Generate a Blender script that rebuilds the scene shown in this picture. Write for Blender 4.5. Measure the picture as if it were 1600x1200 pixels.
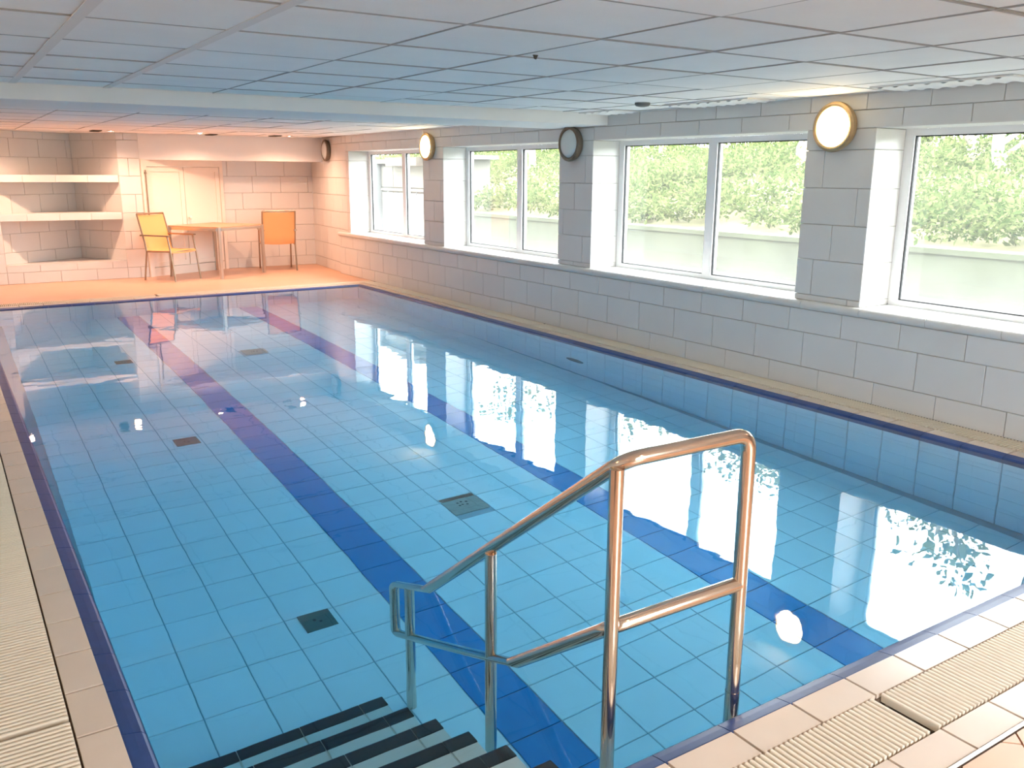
import bpy, math, random
import numpy as np
from mathutils import Matrix, Vector

random.seed(7)
for _o in list(bpy.data.objects):
    bpy.data.objects.remove(_o, do_unlink=True)
SC = bpy.context.scene
COL = SC.collection

# ------------------------------------------------------------------ camera
CAM_Z = 1.5565
YAW, PITCH, ROLL, FPX = 0.578337576, 0.23558744, 0.006042531, 1368.755
cam_d = bpy.data.cameras.new('camera')
cam_d.sensor_fit = 'HORIZONTAL'
cam_d.sensor_width = 36.0
cam_d.lens = FPX / 1600.0 * 36.0
cam_d.clip_start, cam_d.clip_end = 0.05, 300
cam = bpy.data.objects.new('camera', cam_d)
COL.objects.link(cam)
_f = Vector((math.sin(YAW) * math.cos(PITCH), math.cos(YAW) * math.cos(PITCH), -math.sin(PITCH)))
_r = Vector((math.cos(YAW), -math.sin(YAW), 0))
_u = _r.cross(_f)
_R = _r * math.cos(ROLL) + _u * math.sin(ROLL)
_U = -_r * math.sin(ROLL) + _u * math.cos(ROLL)
cam.matrix_world = Matrix((( _R.x, _U.x, -_f.x, 0), (_R.y, _U.y, -_f.y, 0), (_R.z, _U.z, -_f.z, CAM_Z), (0, 0, 0, 1)))
SC.camera = cam

# ------------------------------------------------------------------ view, sky
SC.view_settings.view_transform = 'Standard'
SC.view_settings.look = 'None'
SC.view_settings.gamma = 1.0
SC.view_settings.use_curve_mapping = False
SC.view_settings.exposure = 0.42
SKY_STRENGTH = 16.0
LAMP_GLOW = 20.0
SPOT_BACK = 88.0
SPOT_NEAR = 15.0
WARM = (1.0, 0.56, 0.37)

SC.cycles.use_denoising = True
SC.cycles.max_bounces = 12
SC.cycles.diffuse_bounces = 6
SC.cycles.glossy_bounces = 4
SC.cycles.transmission_bounces = 10
SC.cycles.transparent_max_bounces = 16
SC.cycles.caustics_refractive = True
SC.cycles.caustics_reflective = True
SC.cycles.sample_clamp_indirect = 12.0

world = bpy.data.worlds.new('overcast_sky')
SC.world = world
world.use_nodes = True
_bg = world.node_tree.nodes['Background']
_bg.inputs['Color'].default_value = (0.93, 0.97, 1.0, 1)
_bg.inputs['Strength'].default_value = SKY_STRENGTH


def spot(name, loc, power, angle=156, blend=0.9, radius=0.04):
    l = bpy.data.lights.new(name, 'SPOT')
    l.energy, l.color = power, WARM
    l.spot_size, l.spot_blend = math.radians(angle), blend
    l.shadow_soft_size = radius
    o = bpy.data.objects.new(name, l)
    o.location = loc
    COL.objects.link(o)
    return o


BACK_LIGHTS = [(0.79, 13.5), (2.2, 13.5), (3.4, 13.5), (4.72, 13.5)]
NEAR_LIGHTS = [(-0.55, 0.3), (1.7, 0.1), (3.9, 0.2)]
for (x, y) in BACK_LIGHTS:
    spot('downlight_beam', (x, y, 2.06), SPOT_BACK)
for (x, y) in NEAR_LIGHTS:
    spot('downlight_beam', (x, y, 2.06), SPOT_NEAR)
# daylight portals: they only tell the sampler where the sky comes in
for (ya, yb) in ((1.3, 3.776), (4.34, 6.825), (7.37, 9.80), (10.345, 12.77)):
    l = bpy.data.lights.new('window_portal', 'AREA')
    l.shape, l.size, l.size_y = 'RECTANGLE', 1.22, yb - ya
    l.cycles.is_portal = True
    o = bpy.data.objects.new('window_portal', l)
    o.matrix_world = Matrix.Translation((5.86, (ya + yb) / 2, 1.265)) @ Matrix.Rotation(math.radians(90), 4, 'Y')
    COL.objects.link(o)


l = bpy.data.lights.new('window_portal', 'AREA')  # portal of the added opening behind the camera
l.shape, l.size, l.size_y = 'RECTANGLE', 1.9, 1.75
l.cycles.is_portal = True
o = bpy.data.objects.new('window_portal', l)
o.matrix_world = Matrix.Translation((1.7, -1.85, 1.22)) @ Matrix.Rotation(math.radians(90), 4, 'X')
COL.objects.link(o)


# ------------------------------------------------------------------ materials
def mat(name, color, rough=0.5, metal=0.0, vary=0.0, noise=0.0, nscale=8.0, bump=0.0, bscale=60.0, coat=0.0, spec=0.5):
    m = bpy.data.materials.new(name)
    m.use_nodes = True
    nt = m.node_tree
    b = nt.nodes['Principled BSDF']
    b.inputs['Base Color'].default_value = (*color, 1)
    b.inputs['Roughness'].default_value = rough
    b.inputs['Metallic'].default_value = metal
    b.inputs['Specular IOR Level'].default_value = spec
    if coat:
        b.inputs['Coat Weight'].default_value = coat
        b.inputs['Coat Roughness'].default_value = 0.06
    src = None
    if vary or noise:
        hsv = nt.nodes.new('ShaderNodeHueSaturation')
        hsv.inputs['Color'].default_value = (*color, 1)
        val = None
        if vary:
            oi = nt.nodes.new('ShaderNodeObjectInfo')
            mr = nt.nodes.new('ShaderNodeMapRange')
            mr.inputs['To Min'].default_value, mr.inputs['To Max'].default_value = 1 - vary, 1 + vary
            nt.links.new(oi.outputs['Random'], mr.inputs['Value'])
            val = mr.outputs['Result']
        if noise:
            tc = nt.nodes.new('ShaderNodeNewGeometry')
            nz = nt.nodes.new('ShaderNodeTexNoise')
            nz.inputs['Scale'].default_value, nz.inputs['Detail'].default_value = nscale, 4
            nt.links.new(tc.outputs['Position'], nz.inputs['Vector'])
            mr2 = nt.nodes.new('ShaderNodeMapRange')
            mr2.inputs['From Min'].default_value, mr2.inputs['From Max'].default_value = 0.25, 0.75
            mr2.inputs['To Min'].default_value, mr2.inputs['To Max'].default_value = 1 - noise, 1 + noise
            nt.links.new(nz.outputs['Fac'], mr2.inputs['Value'])
            if val is None:
                val = mr2.outputs['Result']
            else:
                mu = nt.nodes.new('ShaderNodeMath')
                mu.operation = 'MULTIPLY'
                nt.links.new(val, mu.inputs[0])
                nt.links.new(mr2.outputs['Result'], mu.inputs[1])
                val = mu.outputs[0]
        nt.links.new(val, hsv.inputs['Value'])
        nt.links.new(hsv.outputs['Color'], b.inputs['Base Color'])
    if bump:
        tc = nt.nodes.new('ShaderNodeNewGeometry')
        nz = nt.nodes.new('ShaderNodeTexNoise')
        nz.inputs['Scale'].default_value, nz.inputs['Detail'].default_value = bscale, 5
        nt.links.new(tc.outputs['Position'], nz.inputs['Vector'])
        bp = nt.nodes.new('ShaderNodeBump')
        bp.inputs['Strength'].default_value, bp.inputs['Distance'].default_value = bump, 0.004
        nt.links.new(nz.outputs['Fac'], bp.inputs['Height'])
        nt.links.new(bp.outputs['Normal'], b.inputs['Normal'])
    return m


def glow(name, color, strength):
    m = bpy.data.materials.new(name)
    m.use_nodes = True
    b = m.node_tree.nodes['Principled BSDF']
    b.inputs['Base Color'].default_value = (0.9, 0.88, 0.82, 1)
    b.inputs['Emission Color'].default_value = (*color, 1)
    b.inputs['Emission Strength'].default_value = strength
    return m


M_BLOCK = mat('white_glazed_block', (0.69, 0.68, 0.655), 0.28, vary=0.018, noise=0.015, nscale=5)
M_GROUT = mat('grey_grout', (0.53, 0.50, 0.46), 0.9)
M_GROUT_DARK = mat('brown_grout', (0.11, 0.07, 0.045), 0.9)
M_PLASTER = mat('white_plaster', (0.80, 0.79, 0.77), 0.7, noise=0.02, nscale=3)
M_PANEL = mat('ceiling_panel_white', (0.85, 0.845, 0.835), 0.75, vary=0.025, noise=0.025, nscale=4, bump=0.25, bscale=140)
M_TBAR = mat('ceiling_bar_white', (0.70, 0.69, 0.67), 0.5)
M_BAR = mat('grey_grid_bar', (0.40, 0.40, 0.40), 0.6)  # darker than the panels to draw the shadow gap along the joints
M_GAP = mat('ceiling_gap_dark', (0.10, 0.10, 0.10), 0.9)
M_FLOOR = mat('salmon_floor_tile', (0.68, 0.41, 0.265), 0.33, vary=0.02, noise=0.05, nscale=3)
M_COPING = mat('cream_coping_tile', (0.68, 0.57, 0.47), 0.22, vary=0.03, noise=0.03, nscale=7)
M_SLAT = mat('ivory_plastic_slat', (0.77, 0.685, 0.555), 0.45, vary=0.02)
M_CHANNEL = mat('dark_channel', (0.16, 0.12, 0.08), 0.9)
M_EDGE = mat('navy_edge_tile', (0.022, 0.055, 0.19), 0.35, spec=0.3, vary=0.08, noise=0.10, nscale=25)
M_POOLTILE = mat('white_pool_tile', (0.89, 0.92, 0.93), 0.3, vary=0.02, noise=0.012, nscale=6)
M_POOLGROUT = mat('blue_grey_grout', (0.30, 0.44, 0.50), 0.9)
M_LANE = mat('blue_lane_tile', (0.010, 0.25, 0.58), 0.3, vary=0.03)
M_TREAD = mat('stone_grey_tread_tile', (0.78, 0.75, 0.69), 0.5, vary=0.03)
M_NOSING = mat('black_nosing_tile', (0.015, 0.015, 0.018), 0.35)
M_DRAIN = mat('grey_green_drain_plate', (0.30, 0.34, 0.30), 0.5, noise=0.15, nscale=20)
M_DRAIN_DARK = mat('dark_drain_plate', (0.07, 0.12, 0.11), 0.5, noise=0.15, nscale=30)
M_HOLE = mat('drain_hole', (0.02, 0.03, 0.03), 0.9)
M_STEEL = mat('polished_steel', (0.72, 0.60, 0.50), 0.14, 1.0)  # warm tint puts the salmon deck's reflection into the metal colour
M_STEEL_BRUSHED = mat('brushed_steel', (0.62, 0.60, 0.57), 0.32, 1.0)
M_BRONZE = mat('bronze_tube', (0.38, 0.29, 0.21), 0.35, 0.85)
M_SLING = mat('yellow_sling_fabric', (0.90, 0.43, 0.17), 0.75, bump=0.3, bscale=300)
M_TABLETOP = mat('tan_table_top', (0.50, 0.29, 0.17), 0.4, noise=0.06, nscale=14)
M_PVC = mat('white_pvc', (0.82, 0.82, 0.82), 0.35)
M_GASKET = mat('black_gasket', (0.025, 0.027, 0.03), 0.6)
M_DOOR = mat('cream_door_paint', (0.84, 0.76, 0.68), 0.45)
M_RIM = mat('aged_brass_rim', (0.48, 0.34, 0.19), 0.38, 0.65, noise=0.12, nscale=30)
M_RIM_UNLIT = mat('dull_brown_rim', (0.20, 0.165, 0.12), 0.42, 0.5, noise=0.15, nscale=30)  # same brass rim, coloured darker where its lamp gives no glow
M_LENS_OFF = mat('pale_lamp_glass', (0.62, 0.66, 0.64), 0.25)
M_LENS_ON = glow('lit_lamp_glass', (1.0, 0.74, 0.38), LAMP_GLOW)
M_BULB = glow('downlight_bulb', (1.0, 0.82, 0.60), 60.0)
M_CHROME = mat('downlight_ring', (0.8, 0.8, 0.78), 0.25, 0.9)
M_DARKVENT = mat('dark_vent', (0.07, 0.055, 0.04), 0.7)
M_CORR = mat('white_corrugated_sheet', (0.80, 0.80, 0.79), 0.5)
M_CONCRETE = mat('grey_green_concrete', (0.075, 0.086, 0.050), 0.85, noise=0.25, nscale=2.5)
M_SOIL = mat('leaf_litter_soil', (0.17, 0.16, 0.08), 0.95, noise=0.3, nscale=4)
M_BARK = mat('grey_bark', (0.30, 0.27, 0.22), 0.9, noise=0.2, nscale=9)
M_RENDER = mat('cream_render', (0.125, 0.12, 0.10), 0.8, noise=0.04, nscale=3)
M_SHEETWHITE = mat('white_shed_panel', (0.17, 0.17, 0.165), 0.6)
M_EAVE = mat('tan_eave_board', (0.07, 0.058, 0.042), 0.7)
M_PIPE = mat('grey_pipe', (0.11, 0.118, 0.126), 0.5)


def leaf_mat():
    m = bpy.data.materials.new('green_leaves')
    m.use_nodes = True
    nt = m.node_tree
    nt.nodes.clear()
    out = nt.nodes.new('ShaderNodeOutputMaterial')
    geo = nt.nodes.new('ShaderNodeNewGeometry')
    ramp = nt.nodes.new('ShaderNodeValToRGB')
    ramp.color_ramp.elements[0].color = (0.035, 0.066, 0.016, 1)
    ramp.color_ramp.elements[1].color = (0.165, 0.19, 0.075, 1)
    nt.links.new(geo.outputs['Random Per Island'], ramp.inputs['Fac'])
    d = nt.nodes.new('ShaderNodeBsdfDiffuse')
    t = nt.nodes.new('ShaderNodeBsdfTranslucent')
    mx = nt.nodes.new('ShaderNodeMixShader')
    mx.inputs[0].default_value = 0.4
    nt.links.new(ramp.outputs['Color'], d.inputs['Color'])
    nt.links.new(ramp.outputs['Color'], t.inputs['Color'])
    nt.links.new(d.outputs[0], mx.inputs[1])
    nt.links.new(t.outputs[0], mx.inputs[2])
    nt.links.new(mx.outputs[0], out.inputs['Surface'])
    return m


def pane_mat():
    # thin clear glass with a condensation veil that is denser towards the sill
    m = bpy.data.materials.new('misted_window_glass')
    m.use_nodes = True
    nt = m.node_tree
    nt.nodes.clear()
    out = nt.nodes.new('ShaderNodeOutputMaterial')
    tr = nt.nodes.new('ShaderNodeBsdfTransparent')
    tr.inputs['Color'].default_value = (0.98, 0.99, 0.98, 1)
    gl = nt.nodes.new('ShaderNodeBsdfGlossy')
    gl.inputs['Roughness'].default_value = 0.0
    lw = nt.nodes.new('ShaderNodeLayerWeight')
    lw.inputs['Blend'].default_value = 0.5
    pw = nt.nodes.new('ShaderNodeMath')
    pw.operation = 'POWER'
    pw.inputs[1].default_value = 5.0
    nt.links.new(lw.outputs['Facing'], pw.inputs[0])
    fr = nt.nodes.new('ShaderNodeMath')
    fr.operation = 'MULTIPLY_ADD'
    fr.inputs[1].default_value, fr.inputs[2].default_value = 0.96, 0.04
    nt.links.new(pw.outputs[0], fr.inputs[0])
    mx = nt.nodes.new('ShaderNodeMixShader')
    nt.links.new(fr.outputs[0], mx.inputs[0])
    nt.links.new(tr.outputs[0], mx.inputs[1])
    nt.links.new(gl.outputs[0], mx.inputs[2])
    tl = nt.nodes.new('ShaderNodeBsdfTranslucent')
    tl.inputs['Color'].default_value = (0.97, 0.98, 0.96, 1)
    geo = nt.nodes.new('ShaderNodeNewGeometry')
    sep = nt.nodes.new('ShaderNodeSeparateXYZ')
    nt.links.new(geo.outputs['Position'], sep.inputs[0])
    mr = nt.nodes.new('ShaderNodeMapRange')
    mr.inputs['From Min'].default_value, mr.inputs['From Max'].default_value = 0.68, 1.10
    mr.inputs['To Min'].default_value, mr.inputs['To Max'].default_value = 0.055, 0.018
    nt.links.new(sep.outputs['Z'], mr.inputs['Value'])
    nz = nt.nodes.new('ShaderNodeTexNoise')
    nz.inputs['Scale'].default_value, nz.inputs['Detail'].default_value = 4.0, 3
    nt.links.new(geo.outputs['Position'], nz.inputs['Vector'])
    mr2 = nt.nodes.new('ShaderNodeMapRange')
    mr2.inputs['To Min'].default_value, mr2.inputs['To Max'].default_value = 0.75, 1.25
    nt.links.new(nz.outputs['Fac'], mr2.inputs['Value'])
    mu = nt.nodes.new('ShaderNodeMath')
    mu.operation = 'MULTIPLY'
    nt.links.new(mr.outputs['Result'], mu.inputs[0])
    nt.links.new(mr2.outputs['Result'], mu.inputs[1])
    mx2 = nt.nodes.new('ShaderNodeMixShader')
    nt.links.new(mu.outputs[0], mx2.inputs[0])
    nt.links.new(mx.outputs[0], mx2.inputs[1])
    nt.links.new(tl.outputs[0], mx2.inputs[2])
    nt.links.new(mx2.outputs[0], out.inputs['Surface'])
    return m


def water_mat():
    m = bpy.data.materials.new('pool_water')
    m.use_nodes = True
    nt = m.node_tree
    nt.nodes.clear()
    out = nt.nodes.new('ShaderNodeOutputMaterial')
    g = nt.nodes.new('ShaderNodeBsdfGlass')
    g.inputs['IOR'].default_value = 1.333
    g.inputs['Roughness'].default_value = 0.0
    geo = nt.nodes.new('ShaderNodeNewGeometry')
    n1 = nt.nodes.new('ShaderNodeTexNoise')
    n1.inputs['Scale'].default_value, n1.inputs['Detail'].default_value = 2.2, 2
    n2 = nt.nodes.new('ShaderNodeTexNoise')
    n2.inputs['Scale'].default_value, n2.inputs['Detail'].default_value = 9.0, 2
    nt.links.new(geo.outputs['Position'], n1.inputs['Vector'])
    nt.links.new(geo.outputs['Position'], n2.inputs['Vector'])
    ad = nt.nodes.new('ShaderNodeMath')
    ad.operation = 'MULTIPLY_ADD'
    ad.inputs[1].default_value = 0.07
    nt.links.new(n2.outputs['Fac'], ad.inputs[0])
    nt.links.new(n1.outputs['Fac'], ad.inputs[2])
    bp = nt.nodes.new('ShaderNodeBump')
    bp.inputs['Strength'].default_value = 1.0
    bp.inputs['Distance'].default_value = 0.0022
    nt.links.new(ad.outputs[0], bp.inputs['Height'])
    nt.links.new(bp.outputs['Normal'], g.inputs['Normal'])
    nt.links.new(g.outputs[0], out.inputs['Surface'])
    va = nt.nodes.new('ShaderNodeVolumeAbsorption')
    va.inputs['Color'].default_value = (0.50, 0.878, 0.998, 1)
    va.inputs['Density'].default_value = 1.0
    nt.links.new(va.outputs[0], out.inputs['Volume'])
    return m


M_LEAF, M_PANE, M_WATER = leaf_mat(), pane_mat(), water_mat()


# ------------------------------------------------------------------ mesh tools
class MB:
    def __init__(s):
        s.v, s.f = [], []

    def add(s, vs, fs):
        n = len(s.v)
        s.v += [tuple(v) for v in vs]
        s.f += [tuple(i + n for i in f) for f in fs]
        return s

    def box(s, lo, hi, M=None):
        x0, y0, z0 = lo
        x1, y1, z1 = hi
        vs = [Vector(p) for p in ((x0, y0, z0), (x1, y0, z0), (x1, y1, z0), (x0, y1, z0), (x0, y0, z1), (x1, y0, z1), (x1, y1, z1), (x0, y1, z1))]
        if M is not None:
            vs = [M @ v for v in vs]
        return s.add(vs, [(3, 2, 1, 0), (4, 5, 6, 7), (0, 1, 5, 4), (1, 2, 6, 5), (2, 3, 7, 6), (3, 0, 4, 7)])

    def plate(s, w, h, t, b=0.002, M=None):
        # slab lying in xy, its chamfered face up at z = t
        a, c = w / 2, h / 2
        vs = [(-a, -c, 0), (a, -c, 0), (a, c, 0), (-a, c, 0), (-a, -c, t - b), (a, -c, t - b), (a, c, t - b), (-a, c, t - b),
              (-a + b, -c + b, t), (a - b, -c + b, t), (a - b, c - b, t), (-a + b, c - b, t)]
        vs = [Vector(p) for p in vs]
        if M is not None:
            vs = [M @ v for v in vs]
        fs = [(3, 2, 1, 0), (8, 9, 10, 11)]
        for i in range(4):
            j = (i + 1) % 4
            fs += [(i, j, 4 + j, 4 + i), (4 + i, 4 + j, 8 + j, 8 + i)]
        return s.add(vs, fs)

    def prism(s, prof, axis_vec, M=None):
        # closed 2D profile given as 3D points, swept along axis_vec
        n = len(prof)
        a = [Vector(p) for p in prof]
        b = [p + Vector(axis_vec) for p in a]
        vs = a + b
        if M is not None:
            vs = [M @ v for v in vs]
        fs = [tuple(reversed(range(n))), tuple(range(n, 2 * n))]
        for i in range(n):
            j = (i + 1) % n
            fs.append((i, j, n + j, n + i))
        return s.add(vs, fs)

    def lathe(s, prof, seg=40, M=None, cap=True):
        # profile of (r, z), turned about z
        vs, fs = [], []
        for (r, z) in prof:
            for k in range(seg):
                a = 2 * math.pi * k / seg
                vs.append(Vector((r * math.cos(a), r * math.sin(a), z)))
        for i in range(len(prof) - 1):
            for k in range(seg):
                l = (k + 1) % seg
                fs.append((i * seg + k, i * seg + l, (i + 1) * seg + l, (i + 1) * seg + k))
        if cap:
            fs.append(tuple(reversed(range(seg))))
            fs.append(tuple(range((len(prof) - 1) * seg, len(prof) * seg)))
        if M is not None:
            vs = [M @ v for v in vs]
        return s.add(vs, fs)

    def tube(s, pts, r, seg=20, r_list=None):
        P = [Vector(p) for p in pts]
        n = len(P)
        T = []
        for i in range(n):
            a = P[i] - P[i - 1] if i else P[1] - P[0]
            b = P[i + 1] - P[i] if i < n - 1 else P[-1] - P[-2]
            T.append((a.normalized() + b.normalized()).normalized())
        ref = Vector((0, 0, 1)) if abs(T[0].z) < 0.9 else Vector((1, 0, 0))
        nrm = (ref - T[0] * ref.dot(T[0])).normalized()
        vs, fs = [], []
        for i in range(n):
            nrm = (nrm - T[i] * nrm.dot(T[i])).normalized()
            bi = T[i].cross(nrm)
            rr = r_list[i] if r_list else r
            for k in range(seg):
                a = 2 * math.pi * k / seg
                vs.append(P[i] + (nrm * math.cos(a) + bi * math.sin(a)) * rr)
        for i in range(n - 1):
            for k in range(seg):
                l = (k + 1) % seg
                fs.append((i * seg + k, i * seg + l, (i + 1) * seg + l, (i + 1) * seg + k))
        fs.append(tuple(reversed(range(seg))))
        fs.append(tuple(range((n - 1) * seg, n * seg)))
        return s.add(vs, fs)

    def mesh(s, name, m, smooth=False):
        me = bpy.data.meshes.new(name)
        me.from_pydata(s.v, [], s.f)
        me.materials.append(m)
        if smooth:
            me.polygons.foreach_set('use_smooth', [True] * len(me.polygons))
            try:
                me.set_sharp_from_angle(angle=math.radians(40))
            except Exception:
                pass
        me.update()
        return me

    def obj(s, name, m, parent=None, smooth=False):
        return link(name, s.mesh(name, m, smooth), parent)


def link(name, data, parent=None, M=None):
    o = bpy.data.objects.new(name, data)
    if parent is not None:
        o.parent = parent
    if M is not None:
        o.matrix_basis = M
    COL.objects.link(o)
    return o


def tag(o, label=None, cat=None, group=None, kind=None):
    if label:
        o['label'] = label
    if cat:
        o['category'] = cat
    if group:
        o['group'] = group
    if kind:
        o['kind'] = kind
    return o


def struct(name, label, cat, M=None):
    return tag(link(name, None, None, M), label, cat, kind='structure')


def thing(name, label, cat, loc=(0, 0, 0), rz=0.0, group=None, M=None):
    if M is None:
        M = Matrix.Translation(loc) @ Matrix.Rotation(rz, 4, 'Z')
    return tag(link(name, None, None, M), label, cat, group)


def frame(origin, u, v):
    u, v = Vector(u).normalized(), Vector(v).normalized()
    n = u.cross(v)
    return Matrix(((u.x, v.x, n.x, origin[0]), (u.y, v.y, n.y, origin[1]), (u.z, v.z, n.z, origin[2]), (0, 0, 0, 1)))


def bend(a, b, c, r=0.06, n=6):
    # points that round the corner b between a and c
    a, b, c = Vector(a), Vector(b), Vector(c)
    p, q = b + (a - b).normalized() * r, b + (c - b).normalized() * r
    return [p * (1 - t) ** 2 + b * 2 * t * (1 - t) + q * t ** 2 for t in [i / n for i in range(n + 1)]]


PLATES = {}


def piece(name, w, h, t, m, parent, M, b=0.002):
    k = (name, round(w, 4), round(h, 4), round(t, 4), m.name, b)
    if k not in PLATES:
        PLATES[k] = MB().plate(w, h, t, b).mesh(name, m)
    return link(name, PLATES[k], parent, M)


def block_wall(parent, F, length, courses, pitch, offs, t=0.012, m=None, name='block', gap=0.005, holes=(), umin=0.0):
    """Courses of blocks in the frame F: u along, v up, n out; holes = (u0, u1, v0, v1) cut out."""
    for ci in range(len(courses) - 1):
        v0, v1 = courses[ci], courses[ci + 1]
        o = offs[ci % len(offs)] % pitch
        us = [umin] + [o + k * pitch for k in range(-2, int(length / pitch) + 3) if umin + 0.02 < o + k * pitch < length - 0.02] + [length]
        hs = sorted([(h[0], h[1]) for h in holes if h[2] < v1 - 0.01 and h[3] > v0 + 0.01])
        for a, b in zip(us[:-1], us[1:]):
            segs = [(a, b)]
            for (h0, h1) in hs:
                ns = []
                for (p, q) in segs:
                    if h1 <= p or h0 >= q:
                        ns.append((p, q))
                    else:
                        if h0 > p:
                            ns.append((p, h0))
                        if h1 < q:
                            ns.append((h1, q))
                segs = ns
            for (p, q) in segs:
                if q - p < 0.012:
                    continue
                piece(name, q - p - gap, v1 - v0 - gap, t, m or M_BLOCK, parent, F @ Matrix.Translation(((p + q) / 2, (v0 + v1) / 2, 0)))


# ================================================================== SETTING
ZC = 2.10                       # ceiling
XW = 5.365                      # window wall, upper face
XD = 5.345                      # dado face
PX0, PX1, PY0, PY1 = 0.272, 5.05, 1.511, 11.74
LIP = 0.066
DEPTH = 1.15
ZW = -0.02
WINS = [(10.345, 12.77), (7.37, 9.80), (4.34, 6.825), (1.30, 3.776)]
Z_SILL, Z_HEAD = 0.657, 1.87
XG = 5.69                       # inner face of the window frames
YB = 14.80                      # back wall
YP = 14.143                     # pier and corner niche front
XL, YF = -1.35, -1.6            # left wall, wall behind the camera

# ---- floor: slab ring round the basin + tiles
floor = struct('floor', 'salmon tiled pool deck with cream edge tiles', 'floor')
m = MB()
T = 0.014
SX1 = 5.62
GW = 0.20                        # grating width
GX0 = 0.158 - GW                 # left channel
NY1, NY0 = 1.390, 1.193          # near channel
FY0, FY1 = PY1 + 0.114, PY1 + 0.320
m.box((XL, YF, -0.3), (GX0, YB + 0.6, -T))
m.box((GX0, YF, -0.3), (SX1, NY0, -T))
m.box((GX0, FY1, -0.3), (SX1, YB + 0.6, -T))
m.box((0.159, NY1, -0.3), (PX0, FY0, -T))
m.box((PX1, NY1, -0.3), (5.151, FY0, -T))
m.box((PX0, NY1, -0.3), (PX1, PY0, -T))
m.box((PX0, PY1, -0.3), (PX1, FY0, -T))
m.box((XD - 0.001, NY0, -0.3), (SX1, FY1, -T))
m.obj('deck_bed', M_GROUT_DARK, floor)
# plain salmon floor beyond the channels (joints too fine to see there)
m = MB()
m.box((XL, PY1 + 0.325, -T), (SX1, YB + 0.6, 0.0))
m.box((XL, NY0 - 0.12, -T), (GX0 - 0.002, PY1 + 0.325, 0.0))
m.obj('floor_surface', M_FLOOR, floor)


def coping(x0, x1, y0, y1, along, pitch, off):
    L0, L1 = (x0, x1) if along == 'x' else (y0, y1)
    cuts = [L0] + [off + k * pitch for k in range(-60, 80) if L0 + 0.03 < off + k * pitch < L1 - 0.03] + [L1]
    for a, b in zip(cuts[:-1], cuts[1:]):
        if along == 'x':
            w, h, cx, cy = b - a - 0.009, y1 - y0 - 0.004, (a + b) / 2, (y0 + y1) / 2
        else:
            w, h, cx, cy = x1 - x0 - 0.004, b - a - 0.009, (x0 + x1) / 2, (a + b) / 2
        piece('tile', w, h, T, M_COPING, floor, Matrix.Translation((cx, cy, -T)), 0.0008)


coping(0.160, PX0, PY0, PY1, 'y', 0.2525, 2.485)
coping(PX1, 5.150, PY0, PY1, 'y', 0.2565, 2.481)
coping(0.160, 5.150, NY1 + 0.004, PY0, 'x', 0.2545, 2.2585)
coping(0.160, 5.150, PY1, PY1 + 0.112, 'x', 0.2545, 2.2585)
coping(GX0, SX1, 1.080, NY0, 'x', 0.2515, 2.270)
# metal edge trim and the diagonal salmon tiles behind it
MB().box((GX0, 1.066, -T), (SX1, 1.078, 0.003)).obj('edge_trim', M_STEEL_BRUSHED, floor)
m = MB()
m.box((XL, YF, -T), (SX1, 0.0, 0.0))
m.obj('floor_surface', M_FLOOR, floor)
q = 0.20
ru, rv = Vector((0.72, -0.69, 0)), Vector((0.69, 0.72, 0))
for i in range(-30, 50):
    for j in range(-30, 50):
        c = Vector((2.396, 1.024, 0)) + ru * (i + 0.5) * q + rv * (j + 0.5) * q
        if c.y < 0.0 or c.y > 1.25 or c.x < GX0 - 0.1 or c.x > SX1:
            continue
        pts = [c + ru * (sx * (q / 2 - 0.003)) + rv * (sy * (q / 2 - 0.003)) for sx, sy in ((-1, -1), (1, -1), (1, 1), (-1, 1))]
        # clip to y < 1.064
        out = []
        for a, b in zip(pts, pts[1:] + pts[:1]):
            ia, ib = a.y < 1.062, b.y < 1.062
            if ia:
                out.append(a)
            if ia != ib:
                t_ = (1.062 - a.y) / (b.y - a.y)
                out.append(a + (b - a) * t_)
        if len(out) >= 3 and max(p.y for p in out) > 0.0:
            k = MB().prism([(p.x, p.y, -T) for p in out], (0, 0, T))
            if c.y > 0.55 and 1.9 < c.x < 3.2:
                k.obj('tile', M_FLOOR, floor)
            else:
                if 'rest' not in globals():
                    rest = MB()
                rest.add(k.v, k.f)
tag(rest.obj('diagonal_tiles', M_FLOOR, floor), kind='stuff')

# ---- basin: shell, floor tiles, wall tiles, navy lip tiles
basin = struct('pool_basin', 'rectangular indoor pool basin tiled white with two blue lane stripes', 'pool')
m = MB()
m.box((PX0 - 0.1, PY0 - 0.1, -DEPTH - 0.2), (PX1 + 0.1, PY1 + 0.1, -DEPTH - 0.008))
m.box((PX0 - 0.1, PY0 - 0.1, -DEPTH - 0.05), (PX0 + LIP - 0.014, PY1 + 0.1, -0.018))
m.box((PX1 - LIP + 0.014, PY0 - 0.1, -DEPTH - 0.05), (PX1 + 0.1, PY1 + 0.1, -0.018))
m.box((PX0 - 0.1, PY0 - 0.1, -DEPTH - 0.05), (PX1 + 0.1, PY0 + LIP - 0.014, -0.018))
m.box((PX0 - 0.1, PY1 - LIP + 0.014, -DEPTH - 0.05), (PX1 + 0.1, PY1 + 0.1, -0.018))
m.v = [(x, y, min(z, -0.115) if (PX0 < x < PX1 and PY0 < y < PY1) else z) for x, y, z in m.v]
m.obj('basin_shell', M_POOLGROUT, basin)
ANG = 0.0112
RZ = Matrix.Rotation(-ANG, 4, 'Z')
PT = 0.25
tiles = []
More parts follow.
